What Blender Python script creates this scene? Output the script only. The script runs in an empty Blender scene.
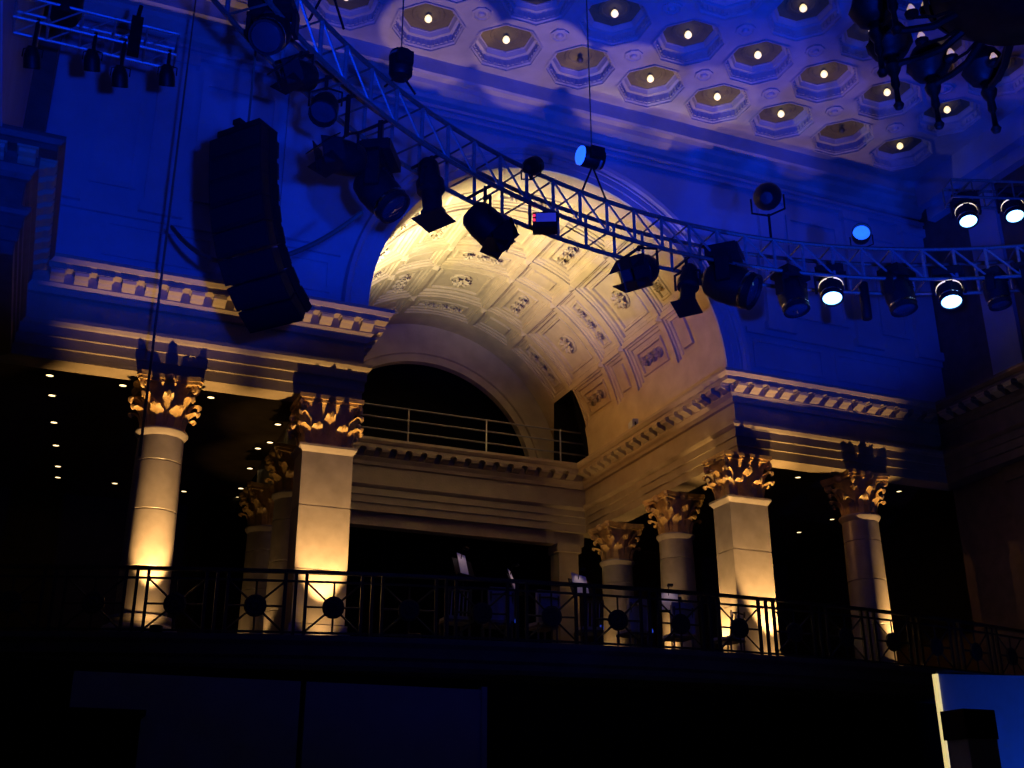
import bpy, bmesh, math, random
from mathutils import Vector, Matrix
random.seed(7)
PI = math.pi
sc = bpy.context.scene
COL = sc.collection

# ------------------------------------------------------------------ camera
CAM = Vector((-8.515, -18.252, 1.6)); YAW, PIT, ROLL, F = .3986, .3788, -.0036, 1139.0
_f = Vector((math.sin(YAW)*math.cos(PIT), math.cos(YAW)*math.cos(PIT), math.sin(PIT)))
_r = Vector((math.cos(YAW), -math.sin(YAW), 0)); _u = _r.cross(_f)
RT = _r*math.cos(ROLL)+_u*math.sin(ROLL); UP = -_r*math.sin(ROLL)+_u*math.cos(ROLL); FW = _f
cd = bpy.data.cameras.new('camera'); cam = bpy.data.objects.new('camera', cd); COL.objects.link(cam)
cam.matrix_world = Matrix.Translation(CAM) @ Matrix((RT, UP, -FW)).transposed().to_4x4()
cd.sensor_width = 36.0; cd.lens = F*36/1024; cd.clip_end = 200
sc.camera = cam
sc.view_settings.view_transform = 'Standard'; sc.view_settings.look = 'None'
sc.view_settings.gamma = 1; sc.view_settings.exposure = 0; sc.view_settings.use_curve_mapping = False

def ray(x, y): return FW + RT*((x-512)/F) + UP*((384-y)/F)
def pl(x, y, axis, val):
    d = ray(x, y); return CAM + d*((val-CAM[axis])/d[axis])
def pj(P):
    d = Vector(P)-CAM; k = d.dot(FW)
    return 512+F*d.dot(RT)/k, 384-F*d.dot(UP)/k, k
RC = Vector((-.05, -14.99, 0)); RR = 9.86; RZ = 9.92         # lighting ring: centre, radius, height
def ringpt(x, y, dr=0.0):
    d = ray(x, y); o = CAM-RC; a = d.x**2+d.y**2; b = 2*(o.x*d.x+o.y*d.y); c = o.x**2+o.y**2-(RR+dr)**2
    return CAM + d*((-b+math.sqrt(b*b-4*a*c))/(2*a))

# ------------------------------------------------------------------ world and large lights
w = bpy.data.worlds.new('world'); sc.world = w; w.use_nodes = True
w.node_tree.nodes['Background'].inputs[0].default_value = (.45, .42, .50, 1)
w.node_tree.nodes['Background'].inputs[1].default_value = .008

def spot(name, loc, aim, energy, color, deg, blend=.5, radius=.08):
    l = bpy.data.lights.new(name, 'SPOT'); l.energy = energy; l.color = color; l.spot_size = math.radians(deg)
    l.spot_blend = blend; l.shadow_soft_size = radius
    o = bpy.data.objects.new(name, l); COL.objects.link(o); o.location = loc
    o.rotation_euler = (Vector(aim)-Vector(loc)).to_track_quat('-Z', 'Y').to_euler(); return o
BLUE = (.001, .036, 1.0)
# blue washes thrown from the far side of the hall on the upper wall and ceiling
spot('blue_wash', (-8.0, -17.9, 2.3), (-7.6, -.3, 16.2), 10500, BLUE, 38, .45, .10)
spot('blue_wash', (-7.0, -18.2, 2.3), (-1.0, -.3, 16.8), 8600, BLUE, 36, .45, .10)
spot('blue_wash', (-5.6, -18.2, 2.3), (5.4, -.3, 16.6), 11500, BLUE, 34, .45, .10)
spot('blue_fill', (-4.0, -17.5, 4.0), (-1.0, -.3, 10.5), 330, BLUE, 60, .6, .10)
# blue heads on the ceiling further out
spot('blue_ceiling_wash', (1.0, -9.0, 5.5), (4.0, -4.5, 15.7), 3200, BLUE, 62, .5, .10)

# ------------------------------------------------------------------ materials
MATS = {}
def mat(name, col, rough=.6, metal=0, var=.12, scale=6, emit=None, estr=0, bump=0, bscale=30, spec=.5):
    m = bpy.data.materials.new(name); m.use_nodes = True; nt = m.node_tree; b = nt.nodes['Principled BSDF']
    b.inputs['Roughness'].default_value = rough; b.inputs['Metallic'].default_value = metal
    b.inputs['Specular IOR Level'].default_value = spec
    tc = nt.nodes.new('ShaderNodeTexCoord')
    n = nt.nodes.new('ShaderNodeTexNoise'); n.inputs['Scale'].default_value = scale; n.inputs['Detail'].default_value = 5
    nt.links.new(tc.outputs['Object'], n.inputs['Vector'])
    r = nt.nodes.new('ShaderNodeValToRGB'); r.color_ramp.elements[0].position = .3; r.color_ramp.elements[1].position = .7
    r.color_ramp.elements[0].color = tuple(c*(1-var) for c in col)+(1,); r.color_ramp.elements[1].color = tuple(min(1, c*(1+var)) for c in col)+(1,)
    nt.links.new(n.outputs['Fac'], r.inputs['Fac']); nt.links.new(r.outputs['Color'], b.inputs['Base Color'])
    if bump:
        n2 = nt.nodes.new('ShaderNodeTexNoise'); n2.inputs['Scale'].default_value = bscale; n2.inputs['Detail'].default_value = 4
        nt.links.new(tc.outputs['Object'], n2.inputs['Vector'])
        bp = nt.nodes.new('ShaderNodeBump'); bp.inputs['Strength'].default_value = bump; bp.inputs['Distance'].default_value = .02
        nt.links.new(n2.outputs['Fac'], bp.inputs['Height']); nt.links.new(bp.outputs['Normal'], b.inputs['Normal'])
    if emit:
        b.inputs['Emission Color'].default_value = tuple(emit)+(1,); b.inputs['Emission Strength'].default_value = estr
    MATS[name] = m; return m
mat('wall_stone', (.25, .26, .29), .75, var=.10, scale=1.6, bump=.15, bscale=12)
mat('ceiling_plaster', (.30, .28, .27), .8, var=.10, scale=3, bump=.25, bscale=22)
mat('vault_plaster', (.36, .285, .165), .8, var=.13, scale=2.5, bump=.35, bscale=16)
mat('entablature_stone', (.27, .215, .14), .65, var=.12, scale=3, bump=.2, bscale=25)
mat('column_marble', (.27, .235, .21), .35, var=.14, scale=4, bump=.05, bscale=40)
mat('capital_stone', (.50, .33, .13), .45, var=.25, scale=9, bump=.35, bscale=35)
mat('dark_shaded_stone', (.075, .055, .045), .6, var=.25, scale=4, bump=.1)  # brown stone, also carries the shade of unlit wall and entablature
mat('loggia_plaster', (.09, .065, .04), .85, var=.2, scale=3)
mat('olive_panel', (.12, .10, .04), .7, var=.15, scale=8)
mat('truss_metal', (.24, .23, .23), .5, .7, var=.15, scale=20)
mat('dark_truss', (.13, .10, .08), .5, .6, var=.2, scale=20)
mat('black_plastic', (.006, .006, .007), .5, var=.2, scale=10, spec=.15)
mat('black_metal', (.006, .006, .007), .5, .1, var=.2, scale=12, spec=.15)
mat('black_grille', (.005, .005, .006), .9, var=.3, scale=60, bump=.5, bscale=160, spec=.15)
mat('chrome', (.75, .72, .65), .15, 1.0, var=.05)
mat('dark_lens', (.02, .025, .03), .08, var=.1)
mat('lit_lens', (.8, .9, 1), .3, emit=(.35, .82, 1.0), estr=3.2)
mat('blue_lens', (.3, .5, 1), .3, emit=(.02, .15, 1.0), estr=1.3)
mat('bulb_lit', (1, .9, .6), .3, emit=(1.0, .74, .30), estr=1.35)
mat('lamp_glow', (1, .8, .5), .4, emit=(1.0, .80, .42), estr=1.1)
mat('bulb_dark', (.05, .045, .04), .3)
mat('bulb_socket', (.10, .08, .04), .5)
mat('downlight_lit', (1, .8, .5), .3, emit=(1.0, .72, .34), estr=3.2)
mat('bronze', (.014, .010, .006), .5, .3, var=.4, scale=14, spec=.15)
mat('dark_glass', (.004, .003, .003), .6, var=.3, scale=8, spec=.15)
mat('candle_lit', (1, .8, .5), .3, emit=(1.0, .62, .25), estr=.4)
mat('iron', (.010, .009, .009), .7, .0, var=.3, scale=20)
mat('brass_rail', (.05, .035, .025), .4, .5, var=.2)
mat('steel_rail', (.30, .29, .28), .35, .8, var=.1)
mat('cable', (.09, .055, .04), .7)
mat('balcony_stone', (.10, .09, .085), .8, var=.2, scale=3)
mat('panel_grey', (.30, .31, .36), .8, var=.06, scale=4)
mat('matte_black', (.005, .005, .005), .95, spec=.1)  # matte black, also stands in for unlit depth behind openings
mat('linen', (.80, .74, .76), .8, var=.08)
mat('chair_wood', (.06, .045, .035), .5)
mat('chair_cover', (.28, .27, .36), .9, var=.15)
mat('blue_glass', (.05, .1, .5), .1, emit=(.03, .10, 1), estr=.5)
mat('screen_cloth', (.35, .4, .5), .9, var=.05)
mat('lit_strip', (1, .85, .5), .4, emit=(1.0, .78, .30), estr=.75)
mat('display', (.2, .2, .4), .4, emit=(.20, .18, .50), estr=.07)
mat('red_led', (.5, .02, .05), .4, emit=(1, .03, .10), estr=1.5)
mat('floor_dark', (.06, .045, .04), .35, var=.2, scale=2)

# ------------------------------------------------------------------ mesh helpers
class MB:
    def __init__(s): s.v = []; s.f = []
    def add(s, vs, fs):
        o = len(s.v); s.v += [tuple(v) for v in vs]; s.f += [tuple(i+o for i in f) for f in fs]; return s
    def box(s, a, b, M=None):
        x0, y0, z0 = a; x1, y1, z1 = b
        vs = [Vector(p) for p in ((x0,y0,z0),(x1,y0,z0),(x1,y1,z0),(x0,y1,z0),(x0,y0,z1),(x1,y0,z1),(x1,y1,z1),(x0,y1,z1))]
        if M: vs = [M @ v for v in vs]
        return s.add(vs, [(0,3,2,1),(4,5,6,7),(0,1,5,4),(1,2,6,5),(2,3,7,6),(3,0,4,7)])
    def tube(s, pts, r, n=6, closed=False, radii=None):
        pts = [Vector(p) for p in pts]; k = len(pts); rings = []
        prev = None
        for i, p in enumerate(pts):
            if closed: t = pts[(i+1) % k]-pts[i-1]
            else: t = pts[min(i+1, k-1)]-pts[max(i-1, 0)]
            t.normalize()
            if prev is None:
                a = Vector((0,0,1)) if abs(t.z) < .9 else Vector((1,0,0))
                x = t.cross(a).normalized()
            else:
                x = (prev - t*prev.dot(t)).normalized()
            prev = x; y = t.cross(x); rr = radii[i] if radii else r
            rings.append([p + (x*math.cos(2*PI*j/n)+y*math.sin(2*PI*j/n))*rr for j in range(n)])
        vs = [v for g in rings for v in g]; fs = []
        m = k if closed else k-1
        for i in range(m):
            a, b = i*n, ((i+1) % k)*n
            for j in range(n): fs.append((a+j, a+(j+1) % n, b+(j+1) % n, b+j))
        if not closed: fs += [tuple(range(n))[::-1], tuple((k-1)*n+j for j in range(n))]
        return s.add(vs, fs)
    def lathe(s, prof, n=24, M=None, a0=0, a1=2*PI):
        vs = []; fs = []; full = abs(a1-a0-2*PI) < 1e-6; m = n if full else n+1
        for (r, z) in prof:
            for j in range(m):
                a = a0+(a1-a0)*j/n; v = Vector((r*math.cos(a), r*math.sin(a), z)); vs.append(M @ v if M else v)
        for i in range(len(prof)-1):
            for j in range(n):
                j2 = (j+1) % m if full else j+1
                fs.append((i*m+j, i*m+j2, (i+1)*m+j2, (i+1)*m+j))
        return s.add(vs, fs)
    def prism(s, poly, axis_pts):                      # poly: list of Vectors; extruded by vector
        k = len(poly); e = Vector(axis_pts); vs = [Vector(p) for p in poly]+[Vector(p)+e for p in poly]
        fs = [tuple(range(k))[::-1], tuple(range(k, 2*k))]+[(i, (i+1) % k, k+(i+1) % k, k+i) for i in range(k)]
        return s.add(vs, fs)
    def mesh(s, name, m, smooth=False):
        me = bpy.data.meshes.new(name); me.from_pydata(s.v, [], s.f); me.materials.append(MATS[m])
        bm = bmesh.new(); bm.from_mesh(me); bmesh.ops.recalc_face_normals(bm, faces=bm.faces); bm.to_mesh(me); bm.free()
        if smooth:
            for p in me.polygons: p.use_smooth = True
            try: me.set_sharp_from_angle(angle=math.radians(38))
            except Exception: pass
        return me
    def build(s, name, m, parent=None, smooth=False, M=None):
        return link(name, s.mesh(name, m, smooth), parent, M)
def link(name, me, parent=None, M=None):
    o = bpy.data.objects.new(name, me); COL.objects.link(o)
    if parent: o.parent = parent
    if M is not None: o.matrix_local = M
    return o
def tag(o, label, cat, group=None):
    o['label'] = label; o['category'] = cat
    if group: o['group'] = group
    return o
def thing(name, label, cat, loc=(0,0,0), group=None, rz=0):
    o = bpy.data.objects.new(name, None); COL.objects.link(o); o.location = loc; o.rotation_euler = (0,0,rz)
    o.empty_display_size = .2
    return tag(o, label, cat, group)
def struct(o, label=None, cat=None):
    o['kind'] = 'structure'
    if label: o['label'] = label
    if cat: o['category'] = cat
    return o
T = Matrix.Translation
def RZ_(a): return Matrix.Rotation(a, 4, 'Z')
ORD = ['zeroth','first','second','third','fourth','fifth','sixth','seventh','eighth','ninth','tenth','eleventh','twelfth','thirteenth','fourteenth','fifteenth','sixteenth','seventeenth','eighteenth','nineteenth','twentieth']

# ------------------------------------------------------------------ main dimensions
PX = 4.2; SX = 6.92                     # pier and column centres
ZN = 7.70; ZF = 4.30                    # column neck, balcony floor
ZA = 8.55                               # underside of entablature
ZC = 10.19; ZS = 10.34; VR = 3.75       # cornice top, vault spring, radius
WY = -.30                               # upper wall face
ZT = 15.72                              # ceiling
VY1 = 7.70                              # end wall of the vault
HX0, HX1 = -9.75, 9.45                  # side walls of the hall

# ------------------------------------------------------------------ floor, outer shell
struct(MB().box((-13, -24, -.2), (13, 12, 0)).build('floor', 'floor_dark'), 'dark floor of the hall below the balcony', 'floor')

# ------------------------------------------------------------------ back wall with arch
def arch_wall():
    m = MB(); n = 48; z0 = ZC-.02; zt = ZT+.2; y0, y1 = WY, WY+.5
    L, Rr = -12.0, HX1+.6
    pts = [(VR*math.cos(PI-PI*i/n), ZS+VR*math.sin(PI*i/n)) for i in range(n+1)]
    pts = [(-VR, z0)]+pts+[(VR, z0)]
    for i in range(len(pts)-1):
        (xa, za), (xb, zb) = pts[i], pts[i+1]
        for y in (y0,):
            if abs(xb-xa) > 1e-6: m.add([(xa,y,za),(xb,y,zb),(xb,y,zt),(xa,y,zt)], [(0,1,2,3)])
    m.add([(L,y0,z0),(-VR,y0,z0),(-VR,y0,zt),(L,y0,zt)], [(0,1,2,3)])
    m.add([(VR,y0,z0),(Rr,y0,z0),(Rr,y0,zt),(VR,y0,zt)], [(0,1,2,3)])
    return m
wall = struct(arch_wall().build('wall_back', 'wall_stone'), 'tall pale stone wall washed blue, pierced by the great arch', 'wall')
def sweep_arc(prof, n=56, a0=0, a1=PI):               # prof: (radius, projection from wall)
    m = MB(); k = len(prof); vs = []
    for i in range(n+1):
        a = a0+(a1-a0)*i/n
        for (r, pr) in prof: vs.append((r*math.cos(a), WY-pr, ZS+r*math.sin(a)))
    fs = [(i*k+j, i*k+j+1, (i+1)*k+j+1, (i+1)*k+j) for i in range(n) for j in range(k-1)]
    return m.add(vs, fs)
sweep_arc([(VR,0),(VR,.05),(3.90,.05),(3.91,.08),(4.04,.08),(4.05,.11),(4.10,.11),(4.13,.17),(4.21,.19),(4.24,.13),(4.24,0)]).build('archivolt', 'wall_stone', wall, True)
def frame(x0, x1, z0, z1, wd=.10, pr=.045):
    m = MB(); y = WY
    for (ax, bx, az, bz) in ((x0,x1,z1-wd,z1),(x0,x1,z0,z0+wd),(x0,x0+wd,z0+wd,z1-wd),(x1-wd,x1,z0+wd,z1-wd)):
        m.box((ax, y-pr, az), (bx, y+.01, bz))
    return m
for sx in (-1, 1):
    for cx in (5.15, 7.45, 9.1):
        x = sx*cx
        if x > HX1-.3: continue
        MB().box((x-.30, WY-.10, 11.62), (x+.30, WY+.01, 14.55)).box((x-.36, WY-.14, 11.42), (x+.36, WY+.01, 11.62)).box((x-.36, WY-.15, 14.55), (x+.36, WY+.01, 14.75)).build('pilaster', 'wall_stone', wall)
    for (a, b) in ((5.6, 7.0), (7.9, 8.65)):
        x0, x1 = sorted((sx*a, sx*b)); frame(x0, x1, 11.85, 14.35).build('panel_moulding', 'wall_stone', wall)
    for (a, b) in ((4.45, 6.2), (6.5, 8.3)):
        x0, x1 = sorted((sx*a, sx*b)); frame(x0, x1, 10.55, 11.2, .07, .03).build('panel_moulding', 'wall_stone', wall)
for (x0, x1) in ((-12, -4.3), (4.3, HX1)):
    MB().box((x0, WY-.06, 11.30), (x1, WY+.01, 11.42)).build('string_course', 'wall_stone', wall)
MB().box((-12, WY-.10, 14.75), (HX1, WY+.01, 14.86)).box((-12, WY-.16, 14.86), (HX1, WY+.01, 14.92)).build('frieze_band', 'wall_stone', wall)
# crown under the ceiling
cr = MB(); prof = [(0,15.05),(-.10,15.08),(-.14,15.18),(-.30,15.26),(-.34,15.34),(-.46,15.36),(-.50,15.40),(-.50,ZT+.02),(0,ZT+.02)]
poly = [Vector((-12, WY+a, z)) for a, z in prof]; cr.prism(poly, (12+HX1, 0, 0))
struct(cr.build('trim_1', 'ceiling_plaster'), 'moulded crown where the blue wall meets the coffered ceiling', 'moulding')

# side walls of the hall
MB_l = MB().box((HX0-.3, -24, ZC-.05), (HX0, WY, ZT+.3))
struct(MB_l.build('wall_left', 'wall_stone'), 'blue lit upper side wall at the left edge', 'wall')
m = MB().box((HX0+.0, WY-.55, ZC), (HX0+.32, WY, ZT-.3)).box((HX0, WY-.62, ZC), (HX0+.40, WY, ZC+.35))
struct(m.build('trim_2', 'dark_shaded_stone'), 'dark brown corner pilaster rising to the ceiling at left', 'pilaster')
wr = struct(MB().box((HX1, -24, 0), (HX1+.3, WY+.2, ZT+.3)).build('wall_right', 'dark_shaded_stone'), 'unlit dark side wall at the right of the hall', 'wall')  # unlit wall, its shade put into the dark stone colour
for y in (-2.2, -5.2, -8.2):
    MB().box((HX1-.14, y-.45, ZF), (HX1+.01, y+.45, ZA-.3)).box((HX1-.20, y-.52, ZA-.3), (HX1+.01, y+.52, ZA)).build('pilaster', 'dark_shaded_stone', wr)
    MB().box((HX1-.10, y-.40, 10.4), (HX1+.01, y+.40, 14.9)).build('upper_pilaster', 'wall_stone', wr)
MB().box((HX1-.45, -24, 15.05), (HX1+.01, WY-.5, ZT)).box((HX1-.22, -24, 14.75), (HX1+.01, WY-.5, 15.05)).build('crown', 'wall_stone', wr)

# ------------------------------------------------------------------ coffered ceiling
CPX, CPY = 1.585, 1.475
CX0, CY0 = pl(580, 55, 2, ZT+.30).x, pl(580, 55, 2, ZT+.30).y
AP = .63; BB = AP*math.tan(PI/8)
cells = [(i, j) for i in range(-6, 6) for j in range(0, 8)]
cm = MB(); zc = ZT
def octa(ap): b = ap*math.tan(PI/8); return [(ap,b),(b,ap),(-b,ap),(-ap,b),(-ap,-b),(-b,-ap),(b,-ap),(ap,-b)]
hx, hy = CPX/2, CPY/2
for (i, j) in cells:
    ox, oy = CX0+i*CPX, CY0-j*CPY; P = lambda x, y: (ox+x, oy+y, zc)
    for sx in (1, -1):
        cm.add([P(sx*AP,BB),P(sx*AP,-BB),P(sx*hx,-BB),P(sx*hx,BB)], [(0,1,2,3)])
        cm.add([P(BB,sx*AP),P(-BB,sx*AP),P(-BB,sx*hy),P(BB,sx*hy)], [(0,1,2,3)])
        for sy in (1, -1):
            cm.add([P(sx*AP,sy*BB),P(sx*hx,sy*BB),P(sx*hx,sy*hy),P(sx*BB,sy*hy),P(sx*BB,sy*AP)], [(0,1,2,3,4)])
gx0, gx1 = CX0-6.5*CPX, CX0+5.5*CPX; gy1, gy0 = CY0+hy, CY0-7.5*CPY
cm.add([(gx0-6,gy1,zc),(gx1+6,gy1,zc),(gx1+6,0,zc),(gx0-6,0,zc)], [(0,1,2,3)])
cm.add([(gx0-6,-26,zc),(gx1+6,-26,zc),(gx1+6,gy0,zc),(gx0-6,gy0,zc)], [(0,1,2,3)])
cm.add([(gx0-6,gy0,zc),(gx0,gy0,zc),(gx0,gy1,zc),(gx0-6,gy1,zc)], [(0,1,2,3)])
cm.add([(gx1,gy0,zc),(gx1+6,gy0,zc),(gx1+6,gy1,zc),(gx1,gy1,zc)], [(0,1,2,3)])
ceil = struct(cm.build('ceiling', 'ceiling_plaster'), 'coffered plaster ceiling with octagonal recesses', 'ceiling')
def coffer_mesh():
    m = MB(); lv = [(AP+.03,-.03),(AP,-.03),(AP,.0),(AP-.03,.02),(AP-.05,.18),(AP-.08,.19),(AP-.12,.19),(AP-.13,.22),(AP-.15,.28),(AP-.17,.28),(AP-.17,.30)]
    for k in range(len(lv)-1):
        a, b = octa(lv[k][0]), octa(lv[k+1][0])
        for q in range(8):
            r = (q+1) % 8
            m.add([(a[q][0],a[q][1],lv[k][1]),(a[r][0],a[r][1],lv[k][1]),(b[r][0],b[r][1],lv[k+1][1]),(b[q][0],b[q][1],lv[k+1][1])], [(0,1,2,3)])
    for q in range(8):                                   # dentils round the outer riser
        o = octa(AP-.03); a = Vector((*o[q], 0)); b = Vector((*o[(q+1) % 8], 0)); d = (b-a)
        nn = Vector((-d.y, d.x, 0)).normalized()
        for t in range(5):
            c = a+d*((t+.5)/5); ang = math.atan2(d.y, d.x)
            m.box((-.03,-.03,.05), (.03,.03,.15), T(c) @ RZ_(ang))
    return m
cof = coffer_mesh().mesh('coffer', 'ceiling_plaster')
pan = MB().add([(x,y,.30) for x, y in octa(AP-.17)], [tuple(range(8))]).lathe([(.32,.30),(.30,.285),(.24,.285),(.22,.30)], 16).mesh('coffer_panel', 'olive_panel')
bos = MB().lathe([(.19,.0),(.19,-.03),(.15,-.04),(.13,-.02),(.08,-.02),(.06,-.06),(0,-.08)], 8).mesh('ceiling_boss', 'ceiling_plaster')
for (i, j) in cells:
    p = Vector((CX0+i*CPX, CY0-j*CPY, zc))
    c = link('coffer', cof, ceil, T(p)); link('coffer_panel', pan, c)
    if i < 5 and j < 7: link('ceiling_boss', bos, ceil, T(p+Vector((hx,-hy,0))))
# a bulb in every coffer that the photograph shows
bulb_me = MB().lathe([(0,-.075),(.04,-.068),(.068,-.035),(.07,0),(.055,.04),(.03,.07)], 12)
sock_me = MB().lathe([(.032,.06),(.036,.075),(.036,.11)], 10)
bl = bulb_me.mesh('glass', 'bulb_lit', True); bd = bulb_me.mesh('glass', 'bulb_dark', True); sk = sock_me.mesh('socket', 'bulb_socket', True)
rows = {}
for (i, j) in cells:
    p = Vector((CX0+i*CPX, CY0-j*CPY, ZT+.19)); x, y, k = pj(p)
    if k > 0 and -15 < x < 1040 and -15 < y < 400: rows.setdefault(j, []).append((x, i, p))
rown = ['in the coffer row beside the wall', 'in the second coffer row from the wall', 'in the third coffer row from the wall', 'in the fourth coffer row from the wall', 'in the fifth coffer row from the wall', 'in the sixth coffer row from the wall']
for j, lst in rows.items():
    lst.sort()
    for q, (x, i, p) in enumerate(lst):
        dark = (j == 0 and i in (0, 4))
        t = thing('light_bulb', ('unlit bulb, ' if dark else 'small glowing warm bulb, ')+ORD[q+1]+' from the left '+rown[j], 'light bulb', p, 'bulbs in the ceiling coffers')
        link('glass', bd if dark else bl, t); link('socket', sk, t)

# ------------------------------------------------------------------ barrel vault
def cyl(th, y, d=0.0): return Vector(((VR+d)*math.sin(th), y, ZS+(VR+d)*math.cos(th)))
D = math.radians
thb = [('n',-69.5,8.0),('b',-47,13.3),('n',-23.5,8.0),('b',0,13.3),('n',23.5,8.0),('b',47,13.3),('n',69.5,8.0)]
yb = [('n',.95,.42),('b',2.35,.80),('n',3.75,.42),('b',5.15,.80),('n',6.55,.42)]
DOOR = (61.0, 6.05, 7.45)                    # walkway doorway cut in the right side: from this angle down, y range
te = [-90.0]; 
for k, c, h in thb: te += [c-h, c+h]
te += [90.0]
ye = [WY]
for k, c, h in yb: ye += [c-h, c+h]
ye += [VY1]
vm = MB()
for a in range(len(te)-1):
    for b in range(len(ye)-1):
        if a % 2 == 1 and b % 2 == 1:
            continue
        n = max(1, int(abs(te[a+1]-te[a])/3.2))
        y0, y1 = ye[b], ye[b+1]
        for q in range(n):
            t0 = D(te[a]+(te[a+1]-te[a])*q/n); t1 = D(te[a]+(te[a+1]-te[a])*(q+1)/n)
            if math.degrees(t0) >= DOOR[0]-.01 and 5.9 <= y0 < 6.9: continue
            vm.add([cyl(t0,y0),cyl(t1,y0),cyl(t1,y1),cyl(t0,y1)], [(0,1,2,3)])
for s in (-1, 1): vm.add([(s*VR,WY,ZS),(s*VR,VY1 if s < 0 else 5.95,ZS),(s*VR,VY1 if s < 0 else 5.95,ZC-.02),(s*VR,WY,ZC-.02)], [(0,1,2,3)])
vault = struct(vm.build('vault', 'vault_plaster', None, True), 'cream coffered barrel vault behind the great arch', 'vault')
def coffer_patch(tc, th, yc, hy_, prof):
    m = MB(); n = max(3, int(2*th/3)+1)
    def loop(ins, dep):
        dt = ins/VR; a0, a1 = D(tc-th)+dt, D(tc+th)-dt; b0, b1 = yc-hy_+ins, yc+hy_-ins
        return [cyl(a0+(a1-a0)*i/n, b0, dep) for i in range(n+1)]+[cyl(a1+(a0-a1)*i/n, b1, dep) for i in range(n+1)]
    loops = [loop(*p) for p in prof]
    k = 2*(n+1)
    for A, B in zip(loops, loops[1:]):
        m.add(A+B, [(i, (i+1) % k, k+(i+1) % k, k+i) for i in range(k)])
    L = loops[-1]; m.add(L, [(i, i+1, k-2-i, k-1-i) for i in range(n)])
    return m
def rosette(r):
    m = MB(); m.lathe([(r*.98,.0),(r,.03),(r*.86,.05),(r*.82,.02)], 20)
    for q in range(8):
        a = q*PI/4; M = RZ_(a) @ T((r*.45,0,.04)) @ Matrix.Scale(1,4)
        m.add([M @ Vector(v) for v in ((-.35*r,0,.02),(-.05*r,-.19*r,.05),(.34*r,-.13*r,.10),(.44*r,0,.05),(.34*r,.13*r,.10),(-.05*r,.19*r,.05),(.05*r,0,.11))], [(0,1,6),(1,2,6),(2,3,6),(3,4,6),(4,5,6),(5,0,6)])
    m.lathe([(r*.22,.04),(r*.2,.12),(r*.1,.16),(0,.17)], 10)
    return m
ros = rosette(.27).mesh('rosette', 'vault_plaster', True)
ros_s = rosette(.13).mesh('rosette', 'vault_plaster', True)
vboss = MB().add([(-.09,-.09,0),(.09,-.09,0),(.09,.09,0),(-.09,.09,0),(0,0,.09)], [(0,1,4),(1,2,4),(2,3,4),(3,0,4)]).mesh('rib_boss', 'vault_plaster')
def vframe(th, y, d):                                   # local z points to the vault axis
    t = D(th); n = Vector((-math.sin(t), 0, -math.cos(t))); xx = Vector((math.cos(t), 0, -math.sin(t))); yy = n.cross(xx)
    return T(cyl(t, y, d)) @ Matrix((xx, yy, n)).transposed().to_4x4()
for kt, tc, th in thb:
    for ky, yc, hy_ in yb:
        if tc > DOOR[0] and yc > 6.0: continue
        deep = .15 if (kt+ky) == 'bb' else .12
        prof = [(0,0),(.0,.045),(.05,.05),(.065,.085),(.13,.09),(.145,deep)]
        if kt+ky != 'nn' : prof += [(.23,deep),(.245,deep-.035),(.29,deep-.035),(.305,deep+.02)]
        else: prof += [(.22,deep),(.235,deep-.05)]
        c = coffer_patch(tc, th, yc, hy_, prof).build('vault_coffer', 'vault_plaster', vault)
        if kt+ky == 'bb': link('rosette', ros, c, vframe(tc, yc, deep+.02))
        elif kt+ky != 'nn':
            for s in (-1, 0, 1):
                t2, y2 = (tc+s*5.2, yc) if kt == 'b' else (tc, yc+s*.27)
                link('rosette', ros_s, c, vframe(t2, y2, deep+.02))
for a in range(1, len(te)-1):
    for b in range(1, len(ye)-1):
        pass
tm = [(te[i]+te[i+1])/2 for i in range(2, len(te)-2, 2)]; ym = [(ye[i]+ye[i+1])/2 for i in range(2, len(ye)-2, 2)]
for t in tm:
    for y in ym:
        if not (t > 60 and y > 5.8): link('rib_boss', vboss, vault, vframe(t, y, 0))
# doorway recess to the walkway
dm = MB()
t0 = D(61.5); ztop = cyl(t0, 0).z; xin = cyl(t0, 0).x
dm.add([(xin,5.95,ztop),(xin,6.97,ztop),(5.2,6.97,ztop),(5.2,5.95,ztop)], [(0,1,2,3)])
vz = [(VR,6.97,ZC-.02),(VR,VY1,ZC-.02),(VR,VY1,ZS),(VR,6.97,ZS)]
MB().add(vz, [(0,1,2,3)]).build('spring_strip', 'vault_plaster', vault)
dm.add([(xin,5.95,ztop),(5.2,5.95,ztop),(5.2,5.95,ZC-.02),(VR-.02,5.95,ZC-.02)], [(0,1,2,3)])
dm.add([(5.2,5.95,ztop),(5.2,6.97,ztop),(5.2,6.97,ZC-.02),(5.2,5.95,ZC-.02)], [(0,1,2,3)])
dm.add([(xin,6.97,ztop),(5.2,6.97,ztop),(5.2,6.97,ZC-.02),(VR-.5,6.97,ZC-.02)], [(0,1,2,3)])
struct(dm.build('door_1', 'matte_black'), 'dark doorway onto the walkway at the right end of the vault', 'doorway')  # recess coloured black for the unlit passage
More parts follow.
